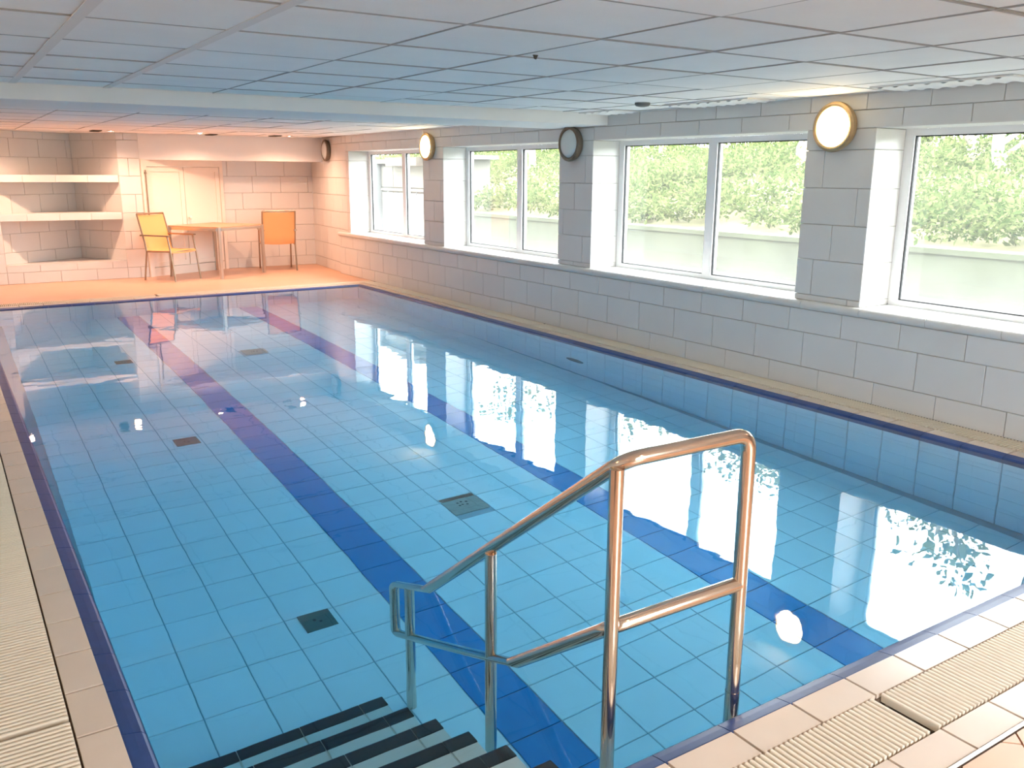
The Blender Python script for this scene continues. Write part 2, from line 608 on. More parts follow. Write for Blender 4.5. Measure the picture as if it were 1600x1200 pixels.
for j in range(-1, 44):
    for i in range(0, 20):
        c = Matrix.Translation((2.2, 4.0, 0)) @ RZ @ Vector((0.685 - 2.2 + PT * (i - 1) + PT / 2, 1.6725 + PT * j - 4.0, -DEPTH - 0.008))
        if PX0 + 0.02 < c.x < PX1 - 0.02 and PY0 + 0.01 < c.y < PY1 + 0.02:
            tiles.append((c, i))
DRAIN_AT = [(2.565, 4.477)]
tiles.sort(key=lambda a: a[0].x ** 2 + a[0].y ** 2)
n_part = 0
rest_w, rest_l = MB(), MB()
for (c, i) in tiles:
    lane = i in (5, 11)
    if math.hypot(c.x - 2.565, c.y - 4.477) < 0.1 or math.hypot(c.x - 2.645, c.y - 8.96) < 0.1:
        continue
    hidden = c.x < 1.25 and c.y < 2.6
    M = Matrix.Translation(c) @ RZ
    if n_part < 295 and not hidden:
        n_part += 1
        piece('floor_tile', PT - 0.0055, PT - 0.0055, 0.008, M_LANE if lane else M_POOLTILE, basin, M, 0.0015)
    else:
        (rest_l if lane else rest_w).plate(PT - 0.0055, PT - 0.0055, 0.008, 0.0015, M)
tag(rest_w.obj('far_floor_tiles', M_POOLTILE, basin), kind='stuff')
tag(rest_l.obj('far_lane_tiles', M_LANE, basin), kind='stuff')
# basin walls: right wall tile by tile, the rest joined
zs = [-DEPTH, -0.94, -0.73, -0.52, -0.31, -0.10]
k = 0
yy = 2.473
ys = [PY0 + LIP] + [2.473 + 0.2585 * n for n in range(-3, 40) if PY0 + LIP + 0.03 < 2.473 + 0.2585 * n < PY1 - LIP - 0.03] + [PY1 - LIP]
for a, b in zip(ys[:-1], ys[1:]):
    for z0, z1 in zip(zs[:-1], zs[1:]):
        piece('wall_tile', b - a - 0.008, z1 - z0 - 0.005, 0.012, M_POOLTILE, basin,
              frame((PX1 - LIP + 0.014, (a + b) / 2, (z0 + z1) / 2), (0, -1, 0), (0, 0, 1)), 0.0015)
m = MB()
for a, b in zip(ys[:-1], ys[1:]):
    for z0, z1 in zip(zs[:-1], zs[1:]):
        m.plate(b - a - 0.006, z1 - z0 - 0.006, 0.012, 0.0015, frame((PX0 + LIP - 0.014, (a + b) / 2, (z0 + z1) / 2), (0, 1, 0), (0, 0, 1)))
xs = [PX0 + LIP] + [0.75 + 0.25 * n for n in range(0, 17)] + [PX1 - LIP]
for a, b in zip(xs[:-1], xs[1:]):
    for z0, z1 in zip(zs[:-1], zs[1:]):
        m.plate(b - a - 0.006, z1 - z0 - 0.006, 0.012, 0.0015, frame(((a + b) / 2, PY0 + LIP - 0.014, (z0 + z1) / 2), (-1, 0, 0), (0, 0, 1)))
        m.plate(b - a - 0.006, z1 - z0 - 0.006, 0.012, 0.0015, frame(((a + b) / 2, PY1 - LIP + 0.014, (z0 + z1) / 2), (1, 0, 0), (0, 0, 1)))
tag(m.obj('hidden_side_tiles', M_POOLTILE, basin), kind='stuff')
# navy handhold tiles: profile slopes into the water and turns down
LIPP = [(-0.004, -0.003), (0.004, -0.003), (0.030, -0.007), (0.052, -0.012), (0.063, -0.022), (0.067, -0.038), (0.067, -0.105), (-0.004, -0.105)]


def lip(length, pitch, first, M):
    cuts = [0.0] + [first + k * pitch for k in range(0, 60) if 0.03 < first + k * pitch < length - 0.03] + [length]
    for a, b in zip(cuts[:-1], cuts[1:]):
        key = ('lip', round(b - a, 4))
        if key not in PLATES:
            L = b - a - 0.003
            PLATES[key] = MB().prism([(0, y, z) for y, z in LIPP], (L, 0, 0)).mesh('edge_tile', M_EDGE)
        link('edge_tile', PLATES[key], basin, M @ Matrix.Translation((a, 0, 0)))


lip(PX1 - PX0, 0.2545, 0.205, frame((PX0, PY0, 0), (1, 0, 0), (0, 1, 0)))
lip(PX1 - PX0, 0.2545, 0.205, frame((PX1, PY1, 0), (-1, 0, 0), (0, -1, 0)))
lip(PY1 - PY0, 0.2525, 0.216, frame((PX0, PY1, 0), (0, -1, 0), (1, 0, 0)))
lip(PY1 - PY0, 0.2565, 0.2, frame((PX1, PY0, 0), (0, 1, 0), (-1, 0, 0)))

# ---- water: a closed body that fills the basin
e = 0.001
water = MB().box((PX0 + e, PY0 + e, -DEPTH - 0.1), (PX1 - e, PY1 - e, ZW)).obj('pool_water', M_WATER)
tag(water, 'clear still blue water filling the pool up to its navy edge', 'water', kind='structure')

# ---- window wall
wall_right = struct('wall_right', 'white glazed block wall with four window openings', 'wall')
m = MB()
BX = XW + 0.012                     # bed of the upper blocks
# dado bed
m.box((XD + 0.012, YF, 0), (5.60, 13.2, 0.60))
m.box((BX, YF, 0.55), (5.80, 13.2, 0.645))
yedges = [YF] + [v for w in reversed(WINS) for v in w] + [12.86]
for a, b in zip(yedges[0::2], yedges[1::2]):
    m.box((BX, a + (0.012 if a > YF else 0), 0.60), (5.80, b - (0.012 if b < 12.8 else 0), 2.35))
m.box((BX, YF, Z_HEAD + 0.012), (5.80, 12.86, 2.35))
m.obj('wall_bed', M_GROUT, wall_right)
# dado: block_wall frame runs from y = 13.2 towards the camera (n = -x)
Fd = frame((XD + 0.012, 13.2, 0), (0, -1, 0), (0, 0, 1))
P = 0.461
for co, yo in (([0.0, 0.16], 4.514), ([0.16, 0.42], 4.675), ([0.42, 0.592], 4.357)):
    block_wall(wall_right, Fd, 13.2 - 0.5, co, P, [13.2 - yo])
Fu = frame((BX, 12.86, 0), (0, -1, 0), (0, 0, 1))
HO = [(12.86 - b, 12.86 - a, Z_SILL - 0.05, Z_HEAD) for a, b in WINS]
for co, yo in (([0.657, 0.70], 3.882), ([0.70, 0.96], 4.20), ([0.96, 1.213], 4.061), ([1.213, 1.47], 3.88), ([1.47, 1.73], 4.176), ([1.73, 1.87], 4.514), ([1.87, 1.99], 4.514), ([1.99, 2.10], 4.33)):
    block_wall(wall_right, Fu, 12.86 - 0.5, co, P, [12.86 - yo], holes=HO)
# reveals of the four openings (far and near jambs, and head)
CO = [0.657, 0.70, 0.96, 1.213, 1.47, 1.73, 1.87]
for a, b in WINS:
    for z0, z1 in zip(CO[:-1], CO[1:]):
        piece('block', XG - XW - 0.002, z1 - z0 - 0.004, 0.012, M_BLOCK, wall_right, frame(((XG + XW) / 2, b + 0.012, (z0 + z1) / 2), (1, 0, 0), (0, 0, 1)))
        piece('block', XG - XW - 0.002, z1 - z0 - 0.004, 0.012, M_BLOCK, wall_right, frame(((XG + XW) / 2, a - 0.012, (z0 + z1) / 2), (-1, 0, 0), (0, 0, 1)))
    n = 5
    for k in range(n):
        L = (b - a) / n
        piece('block', XG - XW - 0.002, L - 0.004, 0.012, M_BLOCK, wall_right, frame(((XG + XW) / 2, a + (k + 0.5) * L, Z_HEAD + 0.012), (1, 0, 0), (0, -1, 0)))
# far end of that wall swings out a little towards the corner
A, B = Vector((XW, 12.86, 0)), Vector((5.54, 14.82, 0))
L = (B - A).length
Fs = frame(tuple(B + Vector((0.012, 0.001, 0))), tuple(A - B), (0, 0, 1))
MB().box((-0.3, 0, -0.25), (L, 2.35, -0.001), Fs).obj('wall_bed', M_GROUT, wall_right)
for co, o_ in (([0.0, 0.16], 0.25), ([0.16, 0.42], 0.09), ([0.42, 0.69], 0.38), ([0.69, 0.957], 0.15), ([0.957, 1.215], 0.32), ([1.215, 1.48], 0.05), ([1.48, 1.74], 0.3), ([1.74, 1.99], 0.12), ([1.99, 2.10], 0.4)):
    block_wall(wall_right, Fs, L, co, P, [o_])
# rounded ledge tiles along the top of the dado
trim = struct('trim_1', 'white rounded ledge tiles running under the windows', 'trim')
NP = [(0, 0.0), (-0.020, 0.003), (-0.030, 0.014), (-0.034, 0.030), (-0.033, 0.044), (-0.026, 0.058), (-0.012, 0.065), (0.03, 0.065), (0.03, 0.0)]
y = 13.20
while y > 0.3:
    L = 0.4975
    key = ('nose', L)
    if key not in PLATES:
        PLATES[key] = MB().prism([(px, 0, pz) for px, pz in NP], (0, -(L - 0.003), 0)).mesh('tile', M_BLOCK, True)
    link('tile', PLATES[key], trim, Matrix.Translation((XD + 0.010, y, 0.592)))
    y -= L
# window sills: smooth tiles between ledge and frame
for a, b in WINS:
    n = 4
    for k in range(n):
        L = (b - a) / n
        piece('tile', XG - XD - 0.025, L - 0.002, 0.012, M_BLOCK, trim, Matrix.Translation(((XG + XD + 0.03) / 2, a + (k + 0.5) * L, 0.645)))

# windows
for wi, (a, b) in enumerate(WINS):
    lab = ['white framed double window farthest from the camera, a white shed behind it', 'white framed double window with a cream wall end behind its left pane',
           'white framed double window between the unlit wall lamp and the largest lit lamp', 'white framed window nearest the camera, cut by the right photo edge'][wi]
    w = struct('window_%d' % (wi + 1), lab, 'window')
    fw, mc = 0.072, (a + b) / 2 + 0.0
    x0, x1 = XG, XG + 0.07
    MB().box((x0, a, Z_SILL), (x1, a + fw, Z_HEAD)).obj('frame_post', M_PVC, w)
    MB().box((x0, b - fw, Z_SILL), (x1, b, Z_HEAD)).obj('frame_post', M_PVC, w)
    MB().box((x0, a + fw, Z_SILL), (x1, b - fw, Z_SILL + 0.04)).obj('frame_rail', M_PVC, w)
    MB().box((x0, a + fw, Z_HEAD - 0.045), (x1, b - fw, Z_HEAD)).obj('frame_rail', M_PVC, w)
    MB().box((x0, mc - 0.05, Z_SILL + 0.04), (x1, mc + 0.05, Z_HEAD - 0.045)).obj('mullion', M_PVC, w)
    for (p, q_) in ((a + fw, mc - 0.05), (mc + 0.05, b - fw)):
        z0, z1 = Z_SILL + 0.04, Z_HEAD - 0.045
        g = MB()
        t_ = 0.008
        xa, xb = x0 + 0.012, x0 + 0.034
        g.box((xa, p, z0), (xb, p + t_, z1)).box((xa, q_ - t_, z0), (xb, q_, z1))
        g.box((xa, p + t_, z0), (xb, q_ - t_, z0 + t_)).box((xa, p + t_, z1 - t_), (xb, q_ - t_, z1))
        pane = MB().box((x0 + 0.022, p + t_, z0 + t_), (x0 + 0.027, q_ - t_, z1 - t_)).obj('pane', M_PANE, w)
        gk = g.obj('gasket', M_GASKET, pane)

# ---- back wall, corner niche, soffit, door
wall_back = struct('wall_back', 'white glazed block back wall with an angled corner niche', 'wall')
t = 0.012
m = MB()
m.box((3.6, YB, 0), (5.9, YB + 0.2, 2.35))
m.box((2.36, YP + t, 0), (2.66, YB + 0.5, 2.35))
m.box((XL, YP + t, 0), (0.785, YB + 0.6, 2.35))
m.prism([(2.36 + t, YP + t, 0), (2.62, YP + t, 0), (2.62, 15.3, 0), (1.86, 15.2, 0), (1.86 + t, 15.0 + t / 2, 0)], (0, 0, 2.35))
m.prism([(0.785, 14.25 + t, 0), (1.86, 15.0 + t, 0), (1.86, 15.3, 0), (0.7, 15.3, 0), (0.7, 14.2, 0)], (0, 0, 2.35))
m.prism([(0.785, YP + t, 0), (2.36, YP + t, 0), (2.36, YP + 0.05, 0), (1.86, 15.0, 0), (0.785, 14.25, 0)], (0, 0, 0.248))
m.box((XL - 0.3, YB + 0.55, 0), (3.7, YB + 0.75, 2.35))
m.obj('wall_bed', M_GROUT, wall_back)
PB = 0.476
COB = [0.0, 0.16, 0.427, 0.69, 0.957, 1.225, 1.49, 1.745, 2.0, 2.10]
OFB = [0.10, 0.22, 0.05, 0.157, 0.275, 0.13, 0.02, 0.26, 0.1]
Fb = frame((4.0, YB, 0), (1, 0, 0), (0, 0, 1))
Fb = frame((4.0, YB, 0), (1, 0, 0), (0, 0, 1))
block_wall(wall_back, frame((4.0, YB, 0), (1, 0, 0), (0, 0, 1)), 1.55, COB[:8], PB, [o_ for o_ in [0.185, 0.42, 0.18, 0.197, 0.33, 0.028, 0.1]])
# pier right of the niche
block_wall(wall_back, frame((2.36, YP + t, 0), (1, 0, 0), (0, 0, 1)), 0.30, COB, PB, [0.18, 0.4, 0.09, 0.3, 0.2, 0.42, 0.14, 0.33, 0.1])
# pier left of the niche
block_wall(wall_back, frame((XL, YP + t, 0), (1, 0, 0), (0, 0, 1)), 0.785 - XL, COB, PB, OFB)
# niche walls
Ra, Rb = Vector((1.86, 15.0, 0)), Vector((2.36, YP + 0.01, 0))
block_wall(wall_back, frame(tuple(Ra + Vector((t, t / 2, 0))), tuple(Rb - Ra), (0, 0, 1)), (Rb - Ra).length, [0.26] + COB[2:], PB, OFB)
La, Lb = Vector((0.785, 14.25, 0)), Vector((1.86, 15.0, 0))
block_wall(wall_back, frame(tuple(La + Vector((0, t, 0))), tuple(Lb - La), (0, 0, 1)), (Lb - La).length, [0.26] + COB[2:], PB, [0.36, 0.12, 0.3, 0.2, 0.44, 0.08, 0.27])
# bench at the foot of the niche: front courses and top slab
block_wall(wall_back, frame((0.785, YP + t, 0), (1, 0, 0), (0, 0, 1)), 2.36 - 0.785, [0.0, 0.16, 0.25], PB, [0.2, 0.42])
MB().prism([(0.785, YP, 0.248), (2.36, YP, 0.248), (2.36, YP + 0.02, 0.248), (1.862, 14.995, 0.248), (0.785, 14.25, 0.248)], (0, 0, 0.014)).obj('bench_top', M_BLOCK, wall_back)
# soffit box over door and table
soffit = struct('soffit', 'boxed white soffit above the cream doors and table', 'soffit')
MB().box((2.66, YP + 0.005, 1.727), (5.62, YB + 0.1, 2.2)).obj('soffit_box', M_PLASTER, soffit)

# two corner shelves
for zz, lab in ((1.40, 'upper thick white corner shelf in the back niche'), (0.868, 'lower thick white corner shelf in the back niche')):
    s = thing('corner_shelf', lab, 'shelf', (1.6, 14.4, zz), group='shelves in the corner niche')
    th = 0.103
    pts = [(0.70, 14.14), (2.345, 14.14), (1.862, 14.98), (0.80, 14.24)]
    MB().prism([(x - 1.6, yv - 14.4, 0.012) for x, yv in pts], (0, 0, th - 0.012)).obj('shelf_board', M_BLOCK, s)
    nx = 4
    for k in range(nx):
        L = (2.345 - 0.70) / nx
        piece('front_tile', L - 0.003, th - 0.004, 0.012, M_BLOCK, s, frame((0.70 + (k + 0.5) * L - 1.6, 14.14 - 14.4, th / 2), (1, 0, 0), (0, 0, 1)))

# angled double doors with frame
Da, Db = Vector((2.665, 14.155, 0)), Vector((4.005, 14.775, 0))
DL = (Db - Da).length
door = struct('door_1', 'cream double doors with recessed panels behind the table', 'door', frame(tuple(Da), tuple(Db - Da), (0, 0, 1)))
m = MB()
m.box((0, 0, -0.06), (0.075, 1.74, 0.035)).box((DL - 0.06, 0, -0.06), (DL, 1.74, 0.035)).box((0.075, 1.63, -0.06), (DL - 0.06, 1.74, 0.035))
m.obj('door_frame', M_DOOR, door)
for (u0, u1) in ((0.08, DL / 2 - 0.005), (DL / 2 + 0.005, DL - 0.065)):
    lf = MB().box((u0, 0.14, -0.05), (u1, 1.625, 0.0)).obj('door_leaf', M_DOOR, door)
    mm = MB()
    f_ = 0.07
    mm.box((u0, 0.14, 0), (u0 + f_, 1.625, 0.014)).box((u1 - f_, 0.14, 0), (u1, 1.625, 0.014))
    mm.box((u0 + f_, 0.14, 0), (u1 - f_, 0.14 + f_, 0.014)).box((u0 + f_, 1.555, 0), (u1 - f_, 1.625, 0.014))
    mm.obj('leaf_rim', M_DOOR, lf)
MB().box((0.075, 0.0, -0.05), (DL - 0.06, 0.13, 0.012)).obj('kick_board', M_DOOR, door)
kn = MB().lathe([(0.012, 0), (0.012, 0.03), (0.024, 0.036), (0.026, 0.05), (0.018, 0.06), (0.004, 0.062)], 20, Matrix.Translation((DL / 2 + 0.04, 0.86, 0.014)))
kn.obj('door_knob', M_DOOR, door, True)
sr = MB().tube([(0.045, 0.75, 0.05), (0.045, 1.58, 0.05)], 0.009, 12)
sr.box((0.03, 0.78, 0.03), (0.06, 0.81, 0.055)).box((0.03, 1.52, 0.03), (0.06, 1.55, 0.055))
sr.obj('bolt_rod', M_BRONZE, door, True)

# ---- walls the camera does not look at
wl = struct('wall_left', 'plain white wall on the left of the pool', 'wall')
MB().box((XL - 0.2, YF - 0.2, -0.1), (XL, YB + 0.6, 2.35)).obj('wall_face', M_PLASTER, wl)
wf = struct('wall_front', 'plain white wall behind the camera', 'wall')
MB().box((XL - 0.2, YF - 0.2, -0.1), (5.8, YF, 0.35)).box((XL - 0.2, YF - 0.2, 0.35), (0.8, YF, 2.35)).box((2.6, YF - 0.2, 0.35), (5.8, YF, 2.35)).obj('wall_face', M_PLASTER, wf)
for gx in (0.8, 1.67, 2.53):  # bars of an unseen opening added to let in fill daylight
    MB().box((gx, YF - 0.14, 0.35), (gx + 0.07, YF - 0.06, 2.1)).obj('glazing_bar', M_PVC, wf)

# ---- ceiling: panels in a grid
ceiling = struct('ceiling', 'suspended ceiling of white square panels', 'ceiling')
MB().box((XL - 0.2, YF - 0.2, ZC + 0.03), (5.8, YB + 0.8, ZC + 0.25)).obj('ceiling_void', M_GAP, ceiling)
GX = [XL, -0.745, -0.105, 0.53, 1.08, 1.775, 2.415, 3.07, 3.695, 4.32, 4.85, XW]
GY = [YF, -0.82, -0.18, 0.47, 1.12, 1.76, 2.375, 3.045, 3.70, 4.355, 4.99, 5.60, 6.24, 6.62, 7.50, 8.14, 8.78, 9.42, 10.06, 10.70, 11.34, 11.98, 12.62, 13.26, 13.9, YP]
CORR = [(6.15, 6.60), (4.63, 5.50), (2.74, 3.60)]
for i in range(len(GX) - 1):
    for j in range(len(GY) - 1):
        a, b, c, d = GX[i], GX[i + 1], GY[j], GY[j + 1]
        if (c, d) == (6.62, 7.50):
            continue
        dz = random.uniform(-0.002, 0.004)
        if d > YP - 0.1 and False:
            continue
        w_, h_ = b - a - 0.014, d - c - 0.030
        # panel hangs face down; slight unevenness at the joints
        M = Matrix.Translation(((a + b) / 2, (c + d) / 2, ZC + 0.03 + dz)) @ Matrix.Rotation(math.pi, 4, 'X') @ Matrix.Rotation(random.uniform(-0.003, 0.003), 4, 'X') @ Matrix.Rotation(random.uniform(-0.003, 0.003), 4, 'Y')
        piece('ceiling_panel', w_, h_, 0.03, M_PANEL, ceiling, M, 0.003)
# the last stretches up to the niche and soffit
MB().box((XL, YP, ZC), (2.7, 15.4, ZC + 0.03)).obj('ceiling_panel', M_PANEL, ceiling)
# slim bars in the grid joints, their grey standing in for the shadow gap
for gx in GX[1:-1]:
    if gx in (0.53, 1.08):
        continue
    MB().box((gx - 0.0035, YF, ZC - 0.0015), (gx + 0.0035, 6.62, ZC + 0.006)).obj('grid_bar', M_BAR, ceiling)
    MB().box((gx - 0.0035, 7.50, ZC - 0.0005), (gx + 0.0035, YP, ZC + 0.006)).obj('grid_bar', M_BAR, ceiling)
for gy in GY[1:-1]:
    if gy in (6.62, 7.50):
        continue
    MB().box((XL, gy - 0.004, ZC - (0.0012 if gy < 6.6 else 0.0)), (XW, gy + 0.004, ZC + 0.006)).obj('grid_bar', M_BAR, ceiling)
# broad cover bars on two joints
for gx in (0.53, 1.08):
    MB().box((gx - 0.022, YF, ZC - 0.004), (gx + 0.022, 6.62, ZC + 0.001)).obj('cover_bar', M_TBAR, ceiling)
MB().box((XW - 0.05, YF, ZC - 0.006), (XW + 0.012, 6.62, ZC)).obj('edge_angle', M_TBAR, ceiling)
MB().box((XW - 0.05, 7.5, ZC - 0.006), (XW + 0.012, 12.9, ZC)).obj('edge_angle', M_TBAR, ceiling)
beam = struct('ceiling_beam', 'shallow white beam crossing the ceiling above the pool', 'beam')
MB().box((XL, 6.62, 2.0), (XW + 0.01, 7.50, 2.2)).obj('beam_box', M_PLASTER, beam)

# corrugated sheets let into the ceiling edge by the windows
for (ya, yb), lab in zip(CORR, ('corrugated white ceiling sheet next to the beam', 'corrugated white ceiling sheet above the third window', 'corrugated white ceiling sheet right of the largest lit lamp')):
    s = thing('corrugated_sheet', lab, 'ceiling sheet', (5.17, ya, ZC), group='corrugated sheets at the ceiling edge')
    L, W = yb - ya, 0.30
    n = 64
    vs, fs = [], []
    for k in range(n + 1):
        yv = L * k / n
        z = -0.010 + 0.008 * math.sin(yv / 0.105 * 2 * math.pi)
        for xv in (-W / 2 + 0.02, W / 2):
            vs += [(xv, yv, z), (xv, yv, z + 0.003)]
    for k in range(n):
        o_ = 4 * k
        fs += [(o_ + 0, o_ + 2, o_ + 6, o_ + 4), (o_ + 1, o_ + 5, o_ + 7, o_ + 3), (o_ + 0, o_ + 4, o_ + 5, o_ + 1), (o_ + 2, o_ + 3, o_ + 7, o_ + 6)]
    MB().add(vs, fs).obj('wavy_sheet', M_CORR, s, True)
    MB().box((-W / 2, 0, -0.010), (-W / 2 + 0.015, L, 0)).box((-W / 2, -0.015, -0.010), (W / 2, 0, 0)).box((-W / 2, L, -0.010), (W / 2, L + 0.015, 0)).obj('sheet_frame', M_TBAR, s)

# ================================================================== THINGS
# ---- overflow channel gratings: slats across the channel, two bars below
SL = {}


def grating(label, origin, u, v, length, width, n_single, single_from_start=True, pitch=0.0203):
    """u runs along the channel, v across it."""
    g = thing('channel_grating', label, 'grating', group='ivory overflow gratings round the pool', M=frame(origin, u, v))
    MB().box((0, 0.0, -0.075), (length, width, -0.07)).box((0, 0.02, -0.034), (length, 0.028, -0.022)).box((0, width - 0.028, -0.034), (length, width - 0.02, -0.022)).obj('channel_bed', M_CHANNEL, g)
    n = int(length / pitch)
    key = (round(width, 3))
    if key not in SL:
        wv = width - 0.006
        pr = [(-0.0056, -0.022), (0.0056, -0.022), (0.0064, 0.000), (0.0055, 0.0035), (0.0025, 0.005), (-0.0025, 0.005), (-0.0055, 0.0035), (-0.0064, 0.000)]
        SL[key] = MB().prism([(x, 0.003, z) for x, z in pr], (0, wv, 0)).mesh('slat', M_SLAT)
    src = SL[key]
    rest_ = MB()
    for k in range(n):
        uu = (k + 0.5) * pitch
        idx = k if single_from_start else n - 1 - k
        if idx < n_single:
            link('slat', src, g, Matrix.Translation((uu, 0, 0)))
        else:
            rest_.add([Vector(vx.co) + Vector((uu, 0, 0)) for vx in src.vertices], [tuple(p.vertices) for p in src.polygons])
    if rest_.v:
        tag(rest_.obj('small_slats', M_SLAT, g), kind='stuff')
    return g


NW = NY1 - NY0
grating('ivory slatted grating on the near deck, ending at the dark gap', (0.17, NY1, 0), (1, 0, 0), (0, 1, 0), 1, NW, 0) if False else None
Fy = NY0 + 0.002
grating('ivory slatted grating along the near edge, left of its dark joint', (0.16, Fy, 0), (1, 0, 0), (0, 1, 0), 2.245 - 0.16, NW - 0.002, 110)
grating('ivory slatted grating along the near edge, right of its dark joint', (2.268, Fy, 0), (1, 0, 0), (0, 1, 0), 5.33 - 2.268, NW - 0.002, 160)
grating('ivory slatted grating in the bottom left corner, nearer side of its thin joint', (0.158, 1.40, 0), (0, 1, 0), (-1, 0, 0), 2.588 - 1.40, GW, 80)
grating('long ivory slatted grating along the left pool edge', (0.158, 2.597, 0), (0, 1, 0), (-1, 0, 0), 11.85 - 2.597, GW, 220)
RX = 5.152
RW = XD - RX - 0.002
grating('narrow ivory grating below the window wall, nearer half', (RX + RW, 1.40, 0), (0, 1, 0), (-1, 0, 0), 7.55 - 1.40, RW, 0)
grating('narrow ivory grating below the window wall, farther half', (RX + RW, 7.562, 0), (0, 1, 0), (-1, 0, 0), 11.86 - 7.562, RW, 0)
grating('ivory grating along the far pool edge, under the niche side', (-0.04, 11.856, 0), (1, 0, 0), (0, 1, 0), 2.30 + 0.04, 0.2, 0)
grating('ivory grating along the far pool edge, in front of the table', (2.325, 11.856, 0), (1, 0, 0), (0, 1, 0), 5.33 - 2.325, 0.2, 0)

# ---- pool steps
steps = thing('pool_steps', 'underwater pool steps with grey treads and black nosings beside the handrail', 'steps', (0.34, PY0 + LIP, -DEPTH))
SXR = 1.31
W_ = SXR - 0.345
for k in range(6):
    zt = -0.14 - 0.17 * k
    y0 = PY0 + LIP if k == 0 else 1.785 + 0.235 * (k - 1)
    y1 = 1.785 + 0.235 * k
    ly0, ly1 = y0 - (PY0 + LIP), y1 - (PY0 + LIP)
    lz = zt + DEPTH
    st = MB().box((0, ly0 - (0.02 if k else 0), 0.0), (W_, ly1 - 0.004, lz - 0.008)).obj('step', M_TREAD, steps)
    nt_ = 4
    # joint positions measured from the right-hand end
    cuts = [0.0, 0.367 - 0.25, 0.367, 0.612, 0.862, W_]
    for a, b in zip(cuts[:-1], cuts[1:]):
        piece('tread_tile', b - a - 0.006, (ly1 - 0.062) - ly0 - 0.004, 0.008, M_TREAD, st, Matrix.Translation(((a + b) / 2, (ly0 + ly1 - 0.062) / 2, lz - 0.008)))
        key = ('nosing', round(b - a, 4))
        if key not in PLATES:
            PLATES[key] = MB().prism([(0.002, 0, 0), (0.002, 0.054, 0), (0.002, 0.060, -0.003), (0.002, 0.062, -0.010), (0.002, 0.062, -0.040), (0.002, 0.056, -0.040), (0.002, 0.054, -0.012), (0.002, 0, -0.010)], (b - a - 0.004, 0, 0)).mesh('nosing_tile', M_NOSING)
        link('nosing_tile', PLATES[key], st, Matrix.Translation((a, ly1 - 0.062, lz + 0.002)))

# ---- handrail
HX = 1.437
rail = thing('pool_handrail', 'polished steel handrail standing in the pool beside the steps', 'handrail', (HX, 1.7, -DEPTH))
o3 = Vector((HX, 1.7, -DEPTH))
RR = 0.0215


def hp(pts):
    return [Vector(p) - o3 for p in pts]


C1 = (1.862, 1.622, 0.845)
B1 = (HX + 0.02, 1.682, 0.822)
E1, E2 = (HX, 3.098, -0.245), (HX, 3.098, -0.695)
B2 = (HX, 1.690, 0.338)
J2 = (1.868, 1.622, 0.385)
pts = [(1.868, 1.622, 0.02)] + bend((1.868, 1.622, 0), C1, B1, 0.05, 8) + bend(C1, B1, (HX, 1.9, 0.655), 0.055, 8) + bend((HX, 2.0, 0.58), E1, E2, 0.045, 6) + bend(E1, E2, B2, 0.06, 8) + \
    bend(E2, B2, J2, 0.05, 8) + [J2]
top = MB().tube(hp(pts[:18] + pts[18:]), RR, 22)
top.obj('rail_loop', M_STEEL, rail, True)
MB().tube(hp([(1.868, 1.622, 0.03), (1.868, 1.622, -DEPTH)]), RR + 0.0008, 22).obj('post', M_STEEL, rail, True)
for (py, zt) in ((1.690, 0.80), (2.325, 0.315), (2.955, -0.145)):
    MB().tube(hp([(HX, py, zt), (HX, py, -DEPTH)]), RR - 0.001, 22).obj('post', M_STEEL, rail, True)

# ---- drains in the pool floor
for (x, y, w_, h_, mt, lab, big) in ((2.565, 4.477, 0.243, 0.243, M_DRAIN, 'large grey green drain plate in the right half of the pool floor', True),
                                     (1.325, 3.735, 0.155, 0.150, M_DRAIN_DARK, 'dark square drain plate nearest the pool steps', False),
                                     (1.36, 6.43, 0.165, 0.16, M_DRAIN_DARK, 'dark square drain plate halfway along the left of the blue stripe', False),
                                     (2.645, 8.96, 0.243, 0.243, M_DRAIN, 'grey green drain plate near the far end between the stripes', True),
                                     (1.40, 9.11, 0.16, 0.16, M_DRAIN_DARK, 'faint dark drain plate at the far left of the pool floor', False)):
    d = thing('floor_drain', lab, 'drain', (x, y, -DEPTH - 0.008 if big else -DEPTH), -ANG, 'drain plates in the pool floor')
    t_ = 0.008 if big else 0.005
    MB().plate(w_, h_, t_, 0.002).obj('drain_plate', mt, d)
    hb = MB()
    spots = [(-0.03, 0.02), (0.0, 0.03), (0.03, 0.018), (-0.012, -0.012), (0.018, -0.02), (-0.035, -0.02)] if big else [(-0.015, 0.01), (0.01, -0.012)]
    for (hx, hy) in spots:
        hb.lathe([(0.0085, t_ - 0.001), (0.0085, t_ + 0.001)], 12, Matrix.Translation((hx, hy, 0)))
    hb.obj('drain_holes', M_HOLE, d)

inlet = thing('wall_inlet', 'dark oval inlet in the pool wall under the second window', 'inlet', M=frame((PX1 - LIP + 0.003, 6.54, -0.71), (0, -1, 0), (0, 0, 1)))
S_ = Matrix.Diagonal((1.0, 0.42, 1.0, 1.0))
MB().lathe([(0.135, 0), (0.135, 0.006), (0.12, 0.010), (0.10, 0.010)], 36, S_).obj('inlet_rim', M_DRAIN_DARK, inlet, True)
MB().lathe([(0.098, 0.0), (0.098, 0.006)], 36, S_).obj('inlet_mesh', M_HOLE, inlet)

# ---- round bulkhead lamps on the window wall
LAMP_PARTS = {}


